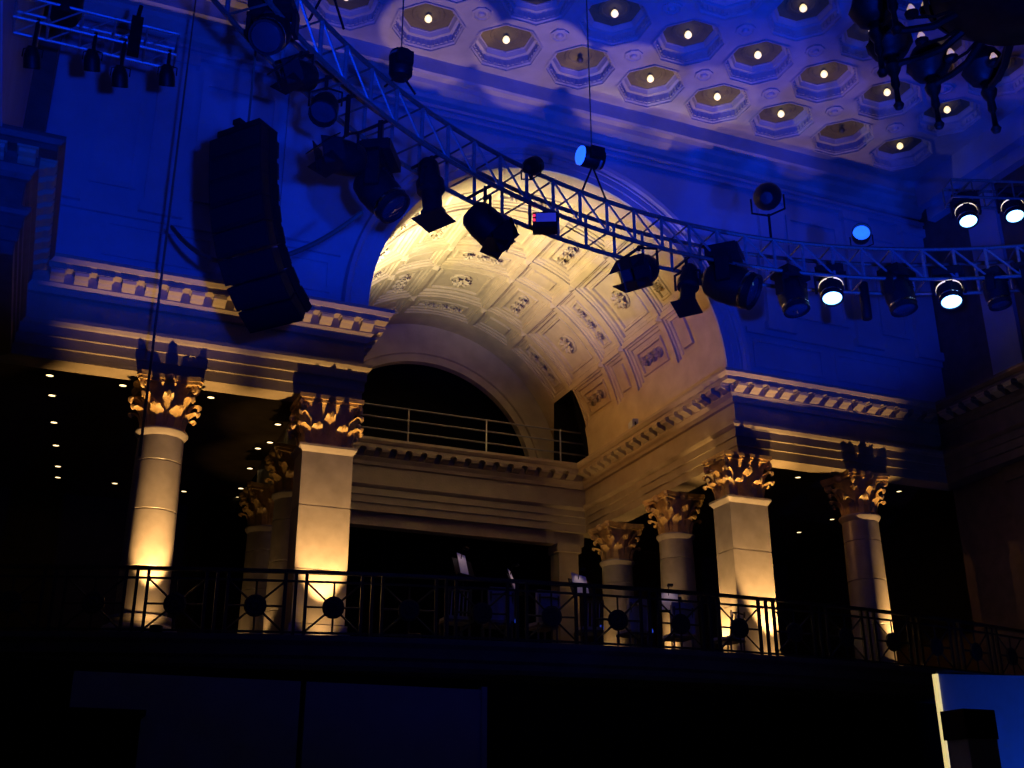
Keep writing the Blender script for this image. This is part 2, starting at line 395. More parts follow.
# end wall with lunette
LR, LZ = 3.0, 10.05
em = MB(); n = 48
def ring(r0, y0, r1, y1, z=LZ):
    for i in range(n):
        a, b = PI*i/n, PI*(i+1)/n
        em.add([(r0*math.cos(a),y0,z+r0*math.sin(a)),(r0*math.cos(b),y0,z+r0*math.sin(b)),(r1*math.cos(b),y1,z+r1*math.sin(b)),(r1*math.cos(a),y1,z+r1*math.sin(a))], [(0,1,2,3)])
ring(LR, VY1+.22, LR, VY1); ring(LR, VY1, 3.20, VY1); ring(3.20, VY1, 3.22, VY1-.06); ring(3.22, VY1-.06, 3.34, VY1-.06); ring(3.34, VY1-.06, 3.36, VY1); ring(3.36, VY1, 4.3, VY1)
ew = struct(em.build('wall_end', 'vault_plaster', None, True), 'plain end wall of the vault around the black lunette', 'wall')
struct(MB().box((-5, VY1+1.6, 3), (5, VY1+1.7, 14)).build('wall_beyond', 'matte_black'), 'black darkness beyond the lunette opening', 'wall')  # backing sheet coloured black for the unlit space behind the lunette

# ------------------------------------------------------------------ entablature
EP = [(0,8.55),(0,8.73),(.03,8.74),(.03,8.91),(.06,8.92),(.06,9.08),(.09,9.10),(.13,9.15),(.13,9.21),(0,9.23),(0,9.62),(.05,9.64),(.07,9.72),(.13,9.80),(.13,9.985),(.33,9.985),(.33,10.06),(.36,10.07),(.41,10.13),(.41,ZC)]
PATH = [(-12.5,-3.85),(-9.38,-3.85),(-9.38,-.4),(-PX+.4,-.4),(-PX+.4,6.31),(PX-.4,6.31),(PX-.4,-.4),(9.03,-.4),(9.03,-18.0)]
def off(i, nrm):                                        # point of the path vertex i offset by n to its right side
    P = [Vector((*p, 0)) for p in PATH]
    def rn(a, b): d = (P[b]-P[a]).normalized(); return Vector((d.y, -d.x, 0))
    if i == 0: return P[0]+rn(0,1)*nrm
    if i == len(P)-1: return P[-1]+rn(i-1,i)*nrm
    a, b = rn(i-1,i), rn(i,i+1); k = (a+b)/(1+a.dot(b)); return P[i]+k*nrm
modil = MB(); mp = [(0,0),(0,.165),(.19,.165),(.205,.12),(.19,.075),(.15,.06),(.10,.05),(.06,.02)]
modil.prism([Vector((-.105,-a,z)) for a, z in mp], (.21,0,0)); modil.box((-.13,-.215,.135),(.13,0,.17))
modme = modil.mesh('modillion', 'entablature_stone')
EL = ['left side entablature end, dark and unlit, at the left edge', 'dark left side entablature receding to the corner', 'gold lit entablature over the left columns, left of the arch', 'inner entablature on the shaded left side of the vault', 'dim entablature carrying the walkway across the back of the vault', 'warm lit inner entablature on the right side of the vault', 'gold lit entablature over the right pier and column', 'dark entablature along the right side wall']
for i in range(8):
    thick = -.45
    prof = EP+[(thick,ZC),(thick,8.55)]; k = len(prof); m = MB(); vs = []
    for e in (i, i+1):
        for (nn, z) in prof: v = off(e, nn); vs.append((v.x, v.y, z))
    fs = [(j, (j+1) % k, k+(j+1) % k, k+j) for j in range(k)]
    if i == 0: fs.append(tuple(range(k)))
    if i == 7: fs.append(tuple(range(k, 2*k)))
    m.add(vs, fs)
    en = struct(m.build('trim_%d' % (i+3), 'dark_shaded_stone' if i in (0,1,7) else 'entablature_stone'), EL[i], 'entablature')  # unlit runs get a darker copy of the stone, shade in the colour
    a, b = off(i, .13), off(i+1, .13); a2, b2 = off(i, .33), off(i+1, .33)
    d = (b-a); L = d.length; d.normalize(); ang = math.atan2(d.y, d.x)
    s0 = max(0, (a2-a).dot(d)); s1 = min(L, (b2-a).dot(d)); s0 = max(s0, .0)+.16; s1 = s1-.16
    if i in (0,): s0 = 1.2
    if i == 7: s1 = 9.0
    cnt = max(1, round((s1-s0)/.36))
    for q in range(cnt+1):
        p = a+d*(s0+(s1-s0)*q/cnt)
        link('modillion', modme, en, T((p.x,p.y,9.82)) @ RZ_(ang))

# ------------------------------------------------------------------ columns and piers
def leaf_mesh(h, wd, curl):
    cl = [(0,0),(.012,.22),(.03,.48),(.065,.74),(.13*curl+.03,.94),(.20*curl+.03,.985),(.25*curl+.03,.93),(.245*curl+.03,.82)]
    ws = [.40,.47,.52,.56,.50,.38,.26,.10]
    m = MB(); vs = []; nn = 5
    for lay in (0, 1):
        for k, ((o, z), wf) in enumerate(zip(cl, ws)):
            for j in range(nn):
                u_ = (j/(nn-1)-.5)*2; lob = (.0 if j in (0, 4) else .0)
                wv = wd*wf*(1+(.16 if k % 2 else -.06)*(abs(u_) > .9))
                vs.append((u_*wv, o+(.018*(1-abs(u_)))-.02*abs(u_)-(.028 if lay else 0), z*h-(.0 if not lay else .004)-abs(u_)*.03*(k > 3)))
    K = len(cl); fs = []
    for lay in (0, 1):
        o0 = lay*K*nn
        for k in range(K-1):
            for j in range(nn-1): fs.append((o0+k*nn+j, o0+k*nn+j+1, o0+(k+1)*nn+j+1, o0+(k+1)*nn+j))
    bd = [k*nn for k in range(K)]+[(K-1)*nn+j for j in range(1, nn)]+[k*nn+nn-1 for k in range(K-2, -1, -1)]
    for a, b in zip(bd, bd[1:]): fs.append((a, b, b+K*nn, a+K*nn))
    return m.add(vs, fs)
leaf_lo = leaf_mesh(.36, .17, .8).mesh('acanthus_leaf', 'capital_stone', True)
leaf_hi = leaf_mesh(.54, .165, .85).mesh('acanthus_leaf', 'capital_stone', True)
def volute():
    m = MB(); pts = []; rad = []
    for k in range(5): t = k/4; pts.append((0, .02+.16*t*t, -.30+.26*t)); rad.append(.028+.006*t)
    cx, cz = .19, -.075
    for k in range(20):
        a = PI*.80-k*PI/6.2; r = .085*(1-k/23); pts.append((0, cx+r*math.cos(a), cz+r*math.sin(a))); rad.append(.034-.0009*k)
    m.tube(pts, .03, 6, radii=rad); m.tube([(-.045,cx,cz),(.045,cx,cz)], .03, 8)
    return m
vol = volute().mesh('volute', 'capital_stone', True)
flower = MB().lathe([(0,.10),(.04,.10),(.085,.05),(.10,0),(.05,-.03)], 8, Matrix.Rotation(-PI/2, 4, 'X')).mesh('fleuron', 'capital_stone', True)
def put(me, name, par, ang, r, z):                      # a piece whose local +y points outwards at angle ang
    return link(name, me, par, RZ_(ang-PI/2) @ T((0, r, z)))
CH = ZA-ZN
def abacus_round(hw):
    pts = []; c = hw
    for q in range(4):
        a = q*PI/2; 
        for t in (-.88, -.6, -.3, 0, .3, .6, .88):
            d = c*(1-.16*(1-(t/.88)**2)); v = Vector((d, t*c, 0)); pts.append(RZ_(a) @ v)
    m = MB(); z0 = CH-.13
    m.prism([p+Vector((0,0,z0)) for p in pts], (0,0,.055)); m.prism([p*1.05+Vector((0,0,z0+.055)) for p in pts], (0,0,.075))
    return m
def make_column(name, label, x, y, group):
    t = thing(name, label, 'column', (x, y, ZF), group); r0, r1 = .39, .36; H = ZN-ZF
    MB().box((-.58,-.58,0),(.58,.58,.14)).lathe([(.56,.14),(.58,.19),(.54,.26),(.48,.28),(.46,.31),(.51,.35),(.50,.40),(.44,.42)], 28).build('base', 'column_marble', t, True)
    zs = [.42, 1.15, 2.05, 2.85, H-.07]
    for a, b in zip(zs, zs[1:]):
        fr = lambda z: r0+(r1-r0)*((z-.42)/(H-.49))**1.3
        MB().lathe([(fr(a)-.014,a),(fr(a),a+.012),(fr((a+b)/2),(a+b)/2),(fr(b),b-.012),(fr(b)-.014,b)], 36).build('shaft_drum', 'column_marble', t, True)
    MB().lathe([(r1,H-.14),(r1+.055,H-.055),(r1+.06,H-.035),(r1+.05,H-.01),(r1-.02,H)], 36).build('necking_ring', 'column_marble', t, True)
    cap = MB().lathe([(.335,0),(.33,.25),(.35,.5),(.41,.68),(.45,CH-.13)], 24).build('capital', 'capital_stone', t, True, T((0,0,H)))
    for q in range(8):
        put(leaf_lo, 'acanthus_leaf', cap, q*PI/4+PI/8, .345, 0.0); put(leaf_hi, 'acanthus_leaf', cap, q*PI/4, .325, .03)
    for q in range(4):
        put(vol, 'volute', cap, q*PI/2+PI/4, .36, CH-.12); put(flower, 'fleuron', cap, q*PI/2, .43, CH-.07)
    abacus_round(.50).build('abacus', 'capital_stone', cap)
    return t
def make_pier(name, label, x, y, group):
    t = thing(name, label, 'pier', (x, y, ZF), group); h, g = .43, .29; H = ZN-ZF
    def slab(e, z0, z1): return ((-h-e, -g-e, z0), (h+e, g+e, z1))
    MB().box(*slab(.14, 0, .16)).box(*slab(.08, .16, .30)).box(*slab(.04, .30, .42)).build('base', 'column_marble', t)
    zs = [.42, 1.30, 2.35, H-.07]
    for a, b in zip(zs, zs[1:]):
        MB().box(*slab(-.012, a, b)).box(*slab(0, a+.01, b-.01)).build('shaft_block', 'column_marble', t)
    nb = MB(); A = [(-h,-g),(h,-g),(h,g),(-h,g)]; B = [(x_*(1+.06/h), y_*(1+.06/g)) for x_, y_ in A]
    nb.add([(*p, H-.14) for p in A]+[(*p, H-.05) for p in B]+[(*p, H-.01) for p in B]+[(*p, H) for p in A], [(r*4+q, r*4+(q+1) % 4, r*4+4+(q+1) % 4, r*4+4+q) for r in range(3) for q in range(4)])
    nb.build('necking_band', 'column_marble', t)
    cm_ = MB(); k = [(-.045,0),(-.05,.3),(-.01,.6),(.04,CH-.13)]
    for (a, za), (b, zb) in zip(k, k[1:]):
        A = [(-h-a,-g-a),(h+a,-g-a),(h+a,g+a),(-h-a,g+a)]; B = [(-h-b,-g-b),(h+b,-g-b),(h+b,g+b),(-h-b,g+b)]
        cm_.add([(*p, za) for p in A]+[(*p, zb) for p in B], [(q, (q+1) % 4, 4+(q+1) % 4, 4+q) for q in range(4)])
    cap = cm_.build('capital', 'capital_stone', t, False, T((0,0,H)))
    for q, d, hw in ((0, g, h), (2, g, h), (1, h, g), (3, h, g)):
        F4 = RZ_(q*PI/2)
        for u_ in (-.5*hw, .5*hw): link('acanthus_leaf', leaf_lo, cap, F4 @ T((u_, d-.05, 0)))
        link('acanthus_leaf', leaf_hi, cap, F4 @ T((0, d-.06, .03))); link('fleuron', flower, cap, F4 @ T((0, d+.02, CH-.07)))
    for sx, sy, an in ((1,1,PI/4),(-1,1,3*PI/4),(-1,-1,5*PI/4),(1,-1,7*PI/4)):
        R_ = T((sx*(h-.05), sy*(g-.05), 0)) @ RZ_(an-PI/2)
        link('acanthus_leaf', leaf_lo, cap, R_ @ T((0,0,0))); link('acanthus_leaf', leaf_hi, cap, R_ @ T((0,-.01,.03))); link('volute', vol, cap, R_ @ T((0,-.06,CH-.12)))
    MB().box((-h-.09,-g-.09,CH-.13),(h+.09,g+.09,CH-.075)).box((-h-.12,-g-.12,CH-.075),(h+.12,g+.12,CH)).build('abacus', 'capital_stone', cap)
    return t
G = 'columns of the arcade'
make_column('corinthian_column', 'leftmost round column, lit gold from below, beyond the balcony railing', -SX-.06, 0, G)
make_column('corinthian_column', 'rightmost round column, narrow gold streak of light on its right side', SX, 0, G)
make_pier('corinthian_pier', 'square pale pier carrying the left end of the arch', -PX-.13, -.1, G)
make_pier('corinthian_pier', 'square pier at right of the arch with two lit faces', PX-.26, -.13, G)
make_column('corinthian_column', 'round column just behind the right square pier, inside the vault', PX, 2.78, G)
make_column('corinthian_column', 'deepest round column in the right row under the vault', PX, 5.52, G)
make_column('corinthian_column', 'dark round column just behind the left square pier', -PX, 2.78, G)
make_column('corinthian_column', 'deepest dark round column of the left row behind the pier', -PX, 5.52, G)

# uplights standing at the foot of each column
upcan = MB().lathe([(.05,0),(.085,.02),(.095,.17),(.085,.18),(.075,.17),(.07,.10),(0,.09)], 14).mesh('can', 'black_metal', True)
def uplight(x, y, aim, e, label, deg=46, col=(1.0, .56, .18)):
    t = thing('uplight', label, 'floor lamp', (x, y, ZF), 'uplights at the column feet')
    link('can', upcan, t); MB().box((-.11,-.11,0),(.11,.11,.025)).build('foot_plate', 'black_metal', t)
    d = Vector((aim[0]-x, aim[1]-y, 0)).normalized()*math.tan(math.radians(17))
    spot('uplight_beam', (x, y, ZF+.20), Vector((x, y, ZF+.20))+d+Vector((0, 0, 1)), e*7.0, col, deg, .6, .035)
    spot('uplight_base_glow', (x, y, ZF+.20), Vector((x, y, ZF+.20))+d*4.2+Vector((0, 0, 1)), e*.17, col, 84, 1.0, .035); return t  # second spot added to brighten the shaft foot
uplight(-SX+.10, -.87, (-SX, -.52, 9.4), 190, 'uplight at the foot of the leftmost column')
uplight(-PX-.10, -.87, (-PX-.1, -.52, 9.4), 170, 'uplight in front of the left square pier')
uplight(PX+.05, -.87, (PX-.05, -.52, 9.4), 190, 'uplight in front of the right square pier')
uplight(PX-1.02, .02, (PX-.55, .05, 9.4), 115, 'uplight on the arch side of the right square pier')
uplight(SX+.52, -.62, (SX+.05, -.50, 9.4), 135, 'uplight at the foot of the rightmost column')
uplight(PX-.72, 2.35, (PX-.45, 2.7, 9.4), 40, 'uplight beside the column behind the right pier')
uplight(PX-.72, 5.10, (PX-.45, 5.4, 9.4), 24, 'uplight beside the deepest right column')
uplight(-PX-.75, 2.5, (-PX-.45, 2.75, 9.4), 10, 'uplight beside the column behind the left pier')
uplight(-PX-.75, 5.2, (-PX-.45, 5.45, 9.4), 7, 'uplight beside the deepest left column')

def added_ceiling_lamp(x, e, label, deg=12.5):  # lamps added to warm the ceiling strip beside the wall
    t = thing('added_ceiling_lamp', label, 'floor lamp', (x, -1.55, ZF), 'added lamps aimed at the ceiling')
    link('can', upcan, t); MB().box((-.11,-.11,0),(.11,.11,.025)).build('foot_plate', 'black_metal', t)
    spot('added_ceiling_beam', (x, -1.55, ZF+.20), (x+.15, -1.62, ZT), e, (1.0, .60, .40), deg, .3, .035)
for x, e, lb in ((-3.1, 1900, 'small added can lamp inside the railing left of the arch'), (-1.2, 2100, 'small added can lamp inside the railing below the dark opening'), (.8, 1700, 'small added can lamp inside the railing near the middle table'), (2.6, 900, 'small added can lamp inside the railing beside the right pier'), (5.6, 300, 'small added can lamp inside the railing between the right pier and column')): added_ceiling_lamp(x, e, lb)
# flood lamps on the cornice that light the vault
def flood(x, y, aim, e, deg, label, col, blend=.6, added_visor=0):
    d = (Vector(aim)-Vector((x,y,ZC+.16))); t = thing('cornice_floodlight', label, 'flood light', (x, y, ZC), 'flood lights on the vault cornice', math.atan2(d.y, d.x)-PI/2)
    MB().box((-.17,-.08,.06),(.17,.05,.26)).box((-.15,.05,.08),(.15,.065,.24)).build('housing', 'panel_grey', t)
    MB().box((-.19,-.02,0),(-.175,.02,.18)).box((.175,-.02,0),(.19,.02,.18)).box((-.19,-.03,0),(.19,.03,.015)).build('bracket', 'black_metal', t)
    L = Vector((x, y, ZC+.20))+d.normalized()*.12
    o = spot('floodlight_beam', L, aim, e, col, deg, blend, .06)
    if added_visor:                                           # flap added on the hall side to block light from leaving the vault
        Mi = (T((x, y, ZC)) @ RZ_(t.rotation_euler.z)).inverted()
        MB().lathe([(0,0),(added_visor,0),(added_visor,.006),(0,.006)], 20, Mi @ T((L.x, L.y-.08, L.z)) @ Matrix.Rotation(-PI/2, 4, 'X')).build('added_visor', 'black_metal', t)
    return t
flood(-3.54, 1.15, (-1.2, 1.9, 14.0), 4600, 95, 'floodlight on the left vault cornice above the pier', (1, .86, .54), 1.0, .30)
flood(3.56, 3.3, (-2.6, 4.5, 12.6), 60, 120, 'small grey floodlight on the right vault cornice', (1, .55, .2), 1.0)
flood(-3.56, 3.4, (3.3, 2.4, 12.2), 720, 88, 'added amber floodlight further back on the left vault cornice', (1, .40, .08), .9)  # amber lamp added to warm the right side of the vault

# ------------------------------------------------------------------ loggia behind the columns
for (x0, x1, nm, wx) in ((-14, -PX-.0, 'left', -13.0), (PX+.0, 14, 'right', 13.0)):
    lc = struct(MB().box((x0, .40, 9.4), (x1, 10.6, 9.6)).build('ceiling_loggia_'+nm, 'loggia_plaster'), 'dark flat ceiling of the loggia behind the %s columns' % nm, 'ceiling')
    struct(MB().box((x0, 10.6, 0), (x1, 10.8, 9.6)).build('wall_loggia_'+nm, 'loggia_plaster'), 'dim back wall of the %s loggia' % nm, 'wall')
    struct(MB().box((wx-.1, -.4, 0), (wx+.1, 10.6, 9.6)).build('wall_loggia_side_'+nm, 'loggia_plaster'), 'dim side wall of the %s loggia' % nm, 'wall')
dl = MB().lathe([(0,-.006),(.065,-.006),(.07,0)], 12).mesh('lens', 'downlight_lit'); dr = MB().lathe([(.07,0),(.07,-.02),(.10,-.02),(.11,.0)], 14).mesh('trim_ring', 'black_metal')
dots = [(50,375),(52,395),(54,422),(56,445),(58,466),(58,477),(115,483),(123,385),(211,397),(184,491),(241,488),(237,497),(250,468),(278,424),(270,442),(258,448),(798,477),(832,519),(799,532),(899,491)]
for sd, lst in (('left', sorted([d for d in dots if d[0] < 500])), ('right', sorted([d for d in dots if d[0] > 500]))):
    for q, (x, y) in enumerate(lst):
        p = pl(x, y, 2, 9.399)
        t = thing('recessed_downlight', 'tiny recessed downlight, %s from the left in the %s loggia ceiling' % (ORD[q+1], sd), 'ceiling light', p, 'downlights of the loggia')
        link('lens', dl, t); link('trim_ring', dr, t)
# wall under the back cornice: pilasters and a dark opening
bw = MB().box((-PX+.4, 6.45, 8.25), (PX-.4, 6.75, 8.56))
struct(bw.build('trim_11', 'entablature_stone'), 'pale lintel band below the back cornice', 'lintel')
for x in (-3.35, 3.35):
    m = MB().box((x-.26, 6.40, ZF), (x+.26, 6.9, 8.25)).box((x-.32, 6.34, 8.05), (x+.32, 6.9, 8.25))
    struct(m.build('trim_12' if x < 0 else 'trim_13', 'entablature_stone'), 'pale square pilaster at the %s of the dark opening under the lunette' % ('left' if x < 0 else 'right'), 'pilaster')
# walkway rail on the back cornice
wk = thing('walkway_railing', 'thin steel railing along the walkway in front of the lunette', 'railing', (0, 6.30, ZC))
for z in (.36, .66, .95): MB().tube([(-3.6,0,z),(4.6,0,z)], .02, 6).build('rail', 'steel_rail', wk)
for x in (-2.85, -.86, 1.14, 3.14): MB().tube([(x,0,0),(x,0,.97)], .022, 6).build('post', 'steel_rail', wk)
struct(MB().box((-PX+.4, 6.31, ZC-.12), (5.2, VY1+1.0, ZC-.01)).build('floor_walkway', 'entablature_stone'), 'narrow walkway floor behind the back cornice', 'walkway')

# ------------------------------------------------------------------ balcony
def YB(x): return -2.40+.017*(x-2.0)**2               # gently bowed front edge
xs = [-9.7+(HX1+9.7)*k/40 for k in range(41)]
bm_ = MB(); front = [Vector((x, YB(x)-.10, 3.84)) for x in xs]
bm_.prism([Vector((-9.7, 11, 3.84))]+front+[Vector((HX1, 11, 3.84))], (0,0,ZF-3.84))
bm_.box((-13, -.4, 3.84), (-9.7, 11, ZF)).box((HX1, -.1, 3.84), (13, 11, ZF))
bal = struct(bm_.build('balcony', 'balcony_stone'), 'dark bowed balcony slab projecting below the columns', 'balcony')
bp = [(0,3.84),(-.02,3.84),(-.10,3.90),(-.10,3.98),(-.18,4.02),(-.18,4.16),(-.24,4.22),(-.24,ZF),(0,ZF)]
mm = MB(); k = len(bp)
mm.add([(x, YB(x)-.10+a, z) for x in xs for a, z in bp], [(i*k+j, i*k+(j+1) % k, (i+1)*k+(j+1) % k, (i+1)*k+j) for i in range(len(xs)-1) for j in range(k)])
mm.build('balcony_moulding', 'balcony_stone', bal)
rl = thing('balcony_railing', 'dark iron balcony railing with round medallions and crossed bars', 'railing', (0, 0, ZF))
def bar(hw, z0, z1):
    m = MB(); q = [(-hw,z0),(hw,z0),(hw,z1),(-hw,z1)]
    return m.add([(x, YB(x)+a, z) for x in xs for a, z in q], [(i*4+j, i*4+(j+1) % 4, (i+1)*4+(j+1) % 4, (i+1)*4+j) for i in range(len(xs)-1) for j in range(4)])
bar(.045, .95, 1.00).build('handrail', 'brass_rail', rl); bar(.02, .82, .85).build('upper_rail', 'iron', rl); bar(.02, .07, .10).build('lower_rail', 'iron', rl)
rpost = MB().box((-.022,-.022,0),(.022,.022,.95)).mesh('post', 'iron')
mrot = Matrix.Rotation(PI/2, 4, 'X')
disc = MB().lathe([(0,.03),(.05,.045),(.09,.03),(.135,.035),(.165,.02),(.165,-.02),(.135,-.035),(0,-.03)], 16, mrot).mesh('medallion', 'iron')
cz = .46
ends = [(-.40,.10-cz),(.40,.10-cz),(-.40,.82-cz),(.40,.82-cz),(-.40,0),(.40,0),(0,.82-cz),(0,.10-cz)]
spk = []
for (x, z) in ends:
    L = math.hypot(x, z); a = Vector((x/L*.15, 0, z/L*.15)); spk.append(MB().tube([a, (x, 0, z)], .016, 4).mesh('spoke', 'iron'))
for k in range(-5, 12):
    xc = -3.32+1.1*k
    if xc > HX1-.3: continue
    M = T((xc, YB(xc), 0)) @ RZ_(math.atan(.034*(xc-2.0)))
    link('medallion', disc, rl, M @ T((0,0,cz)))
    for q in spk: link('spoke', q, rl, M @ T((0,0,cz)))
    for dx in (-.15, 0, .15): link('post', rpost, rl, T((xc-.55+dx, YB(xc-.55+dx), 0)))
# wall below the balcony
lw = struct(MB().box((-13, -1.45, 0), (HX1, -1.25, 3.84)).build('wall_lower', 'matte_black'), 'black wall under the balcony', 'wall')
for (a, b) in ((-7.88, -4.80), (-4.72, -2.02)): MB().box((a, -1.56, .3), (b, -1.44, 3.70)).build('wall_panel', 'panel_grey', lw)
MB().box((-2.02, -1.60, .3), (-1.93, -1.44, 3.74)).build('panel_edge', 'panel_grey', lw)
bx = thing('dark_cabinet', 'low black cabinet against the grey wall panel under the balcony', 'cabinet', (-7.6, -2.3, 0))
MB().box((-1.0,-.3,0),(.55,.55,3.05)).build('body', 'matte_black', bx); MB().box((-1.05,-.35,3.05),(.60,.58,3.12)).build('top', 'black_plastic', bx)

# chairs and music stands on the balcony
seat = MB().box((-.20,-.20,.43),(.20,.20,.47)).mesh('seat', 'chair_wood'); 
cush = MB().box((-.19,-.19,.47),(.19,.19,.52)).mesh('cushion', 'chair_cover')
cleg = MB().tube([(0,0,0),(0,0,.44)], .018, 6).mesh('leg', 'chair_wood'); cpost = MB().tube([(0,0,.44),(0,.06,.95)], .018, 6).mesh('back_post', 'chair_wood')
cslat = MB().tube([(0,0,.52),(0,.05,.90)], .011, 5).mesh('back_slat', 'chair_cover'); crail = MB().tube([(-.2,.05,.90),(0,.06,.92),(.2,.05,.90)], .016, 6).mesh('back_rail', 'chair_wood')
ccov = MB().box((-.215,-.005,.50),(.215,.065,.98)).box((-.19,.0,.98),(.19,.06,1.03)).mesh('back_cover', 'chair_cover')
def make_chair(x, y, rz, label, covered):
    t = thing('dining_chair', label, 'chair', (x, y, ZF), 'chairs on the balcony', rz)
    link('seat', seat, t); link('cushion', cush, t)
    for sx in (-.18, .18):
        for sy in (-.18, .18): link('leg', cleg, t, T((sx,sy,0)))
        link('back_post', cpost, t, T((sx,.18,0)))
    link('back_rail', crail, t, T((0,.18,0)))
    if covered: link('back_cover', ccov, t, T((0,.17,0)))
    else:
        for k in range(-2, 3): link('back_slat', cslat, t, T((k*.065,.18,0)))
chs = [(-2.35,-1.25,PI,'slat backed chair at the left end of the row behind the railing',0),(-1.60,-1.2,PI*.97,'pale bluish covered chair, second in the row behind the railing',1),
 (-.85,-1.25,PI*1.05,'pale covered chair beside the small pointed music sheet',1),(.05,-1.15,PI*.95,'slat backed chair left of the large pale music sheet',0),
 (.85,-1.2,PI*1.04,'pale covered chair right of the large pale music sheet',1),(1.75,-1.15,PI,'covered chair in front of the deepest lit column',1),
 (2.75,-1.2,PI*1.1,'slat backed chair just left of the right square pier',0)]
for c in chs: make_chair(*c)
def music_stand(px_, ztop, rz, lb, lbs, w=.30):
    y = -.75; p = pl(px_, 570, 1, y); z = ztop-ZF
    t = thing('music_stand', lb, 'music stand', (p.x, y, ZF), 'music stands on the balcony', rz)
    MB().tube([(0,0,.25),(0,0,z-.22)], .014, 6).build('pole', 'black_metal', t)
    for k in range(3): a = k*2*PI/3; MB().tube([(0,0,.30),(.26*math.cos(a),.26*math.sin(a),.01)], .010, 5).build('leg', 'black_metal', t)
    M = T((0,0,z-.17)) @ Matrix.Rotation(-.35, 4, 'X')
    MB().box((-.24,-.008,-.16),(.24,.008,.15), M).box((-.24,-.06,-.175),(.24,.008,-.16), M).build('desk', 'black_metal', t)
    Mw = T((p.x, y, ZF)) @ RZ_(rz) @ M
    tag(MB().box((-w/2,-.013,-.155),(w/2,-.009,.26)).build('sheet_music', 'linen', None, False, Mw @ Matrix.Rotation(.12, 4, 'Y')), lbs, 'sheet music', 'music sheets on the stands')
    lm = MB().tube([(.0,-.0,.15),(.0,-.10,.30),(.0,-.16,.29)], .008, 5); lm.box((-.05,-.20,.26),(.05,-.14,.29)); lm.build('added_clip_lamp', 'black_metal', t, False, M)  # clip lamp added so the sheet is brighter
    q = Mw @ Vector((0, -.17, .25)); spot('added_stand_beam', q, Mw @ Vector((0, 0, .02)), .55, (1, .72, .70), 110, .8, .02)
music_stand(463, 5.92, .5, 'music stand at the far left of the group, holding a raised sheet', 'tall narrow pale sheet standing above the railing at left', .20)
music_stand(513, 5.72, .9, 'music stand holding the small pointed sheet', 'small pointed pale sheet just above the railing', .18)
music_stand(580, 5.75, .3, 'music stand holding the large pale sheet', 'large pale music sheet left of the deepest lit column', .34)
music_stand(668, 5.60, -.2, 'music stand in front of the column behind the right pier', 'dim grey music sheet in front of the column behind the pier', .30)
gob = MB().lathe([(0,0),(.035,0),(.035,.05),(.02,.07),(0,.075)], 10).mesh('blue_lamp', 'blue_glass', True)
for (cx_, cy_, lb) in ((-1.18,-1.0,'tiny blue lamp on the floor stand left of the large sheet'),(.40,-.95,'tiny blue lamp right of the large sheet'),(1.35,-.95,'tiny blue lamp near the deepest lit column')):
    t = thing('blue_marker_lamp', lb, 'lamp', (cx_, cy_, ZF), 'blue marker lamps'); MB().tube([(0,0,0),(0,0,.56)], .012, 6).lathe([(.10,0),(.10,.015),(0,.02)], 12).build('stem', 'black_metal', t); link('lamp', gob, t, T((0,0,.56)))

# ------------------------------------------------------------------ blue booth at the lower right
bo = thing('blue_screen', 'pale cloth screen lit blue with a bright yellow left edge', 'screen', (0, 0, 0))
pA = pl(937, 674, 1, -6.0); pB = pl(1075, 668, 1, -6.6); zt_ = pA.z
MB().prism([Vector((pA.x,pA.y,0)), Vector((pB.x+.6,pB.y,0)), Vector((pB.x+.6,pB.y+.06,0)), Vector((pA.x,pA.y+.06,0))], (0,0,zt_)).build('cloth', 'screen_cloth', bo)
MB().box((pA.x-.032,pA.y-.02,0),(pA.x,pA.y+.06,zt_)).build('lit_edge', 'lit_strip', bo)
MB().box((pA.x-.02,pA.y-.04,zt_),(pB.x+.6,pA.y-.0,zt_+.03)).build('top_rail', 'iron', bo)
spot('booth_blue_light', (pB.x+.2, pA.y-2.2, .6), (pA.x+1.8, pA.y, 2.4), 210, (.01, .10, 1), 80, .6)
bp_ = pl(972, 745, 1, -6.9)
bs = thing('stage_speaker', 'black speaker on a stand in front of the blue screen', 'speaker', (bp_.x, -6.9, 0))
top = pl(972, 711, 1, -6.9).z; bot = pl(972, 740, 1, -6.9).z
MB().box((-.25,-.2,bot),(.25,.2,top)).build('cabinet', 'black_plastic', bs); MB().box((-.22,-.215,bot+.03),(.22,-.2,top-.03)).build('grille', 'black_grille', bs)
MB().box((-.22,-.18,.0),(.24,.18,bot)).build('stand', 'panel_grey', bs)

# ------------------------------------------------------------------ lighting ring truss
TH = .26
def truss_parts(t, chord_fn, steps, frame_fn, mtl_c, mtl_b, r=.026):
    for (a, b) in ((-1,-1),(1,-1),(-1,1),(1,1)): MB().tube([chord_fn(k/ (steps*2.0), a, b) for k in range(steps*2+1)], r, 6).build('chord', mtl_c, t, True)
ring_t = thing('ring_truss', 'curved box truss of metal tubes hung across the arch with stage lights', 'truss', (RC.x, RC.y, RZ))
A0, A1 = math.radians(24), math.radians(152); NS = 44; dA = (A1-A0)/NS
for (a, b) in ((-1,-1),(1,-1),(-1,1),(1,1)):
    MB().tube([((RR+a*TH)*math.cos(A0+(A1-A0)*k/96), (RR+a*TH)*math.sin(A0+(A1-A0)*k/96), b*TH) for k in range(97)], .032, 6).build('chord', 'dark_truss', ring_t, True)
def rp(a, b, k): return Vector(((RR+a*TH)*math.cos(k*dA), (RR+a*TH)*math.sin(k*dA), b*TH))
bars = []
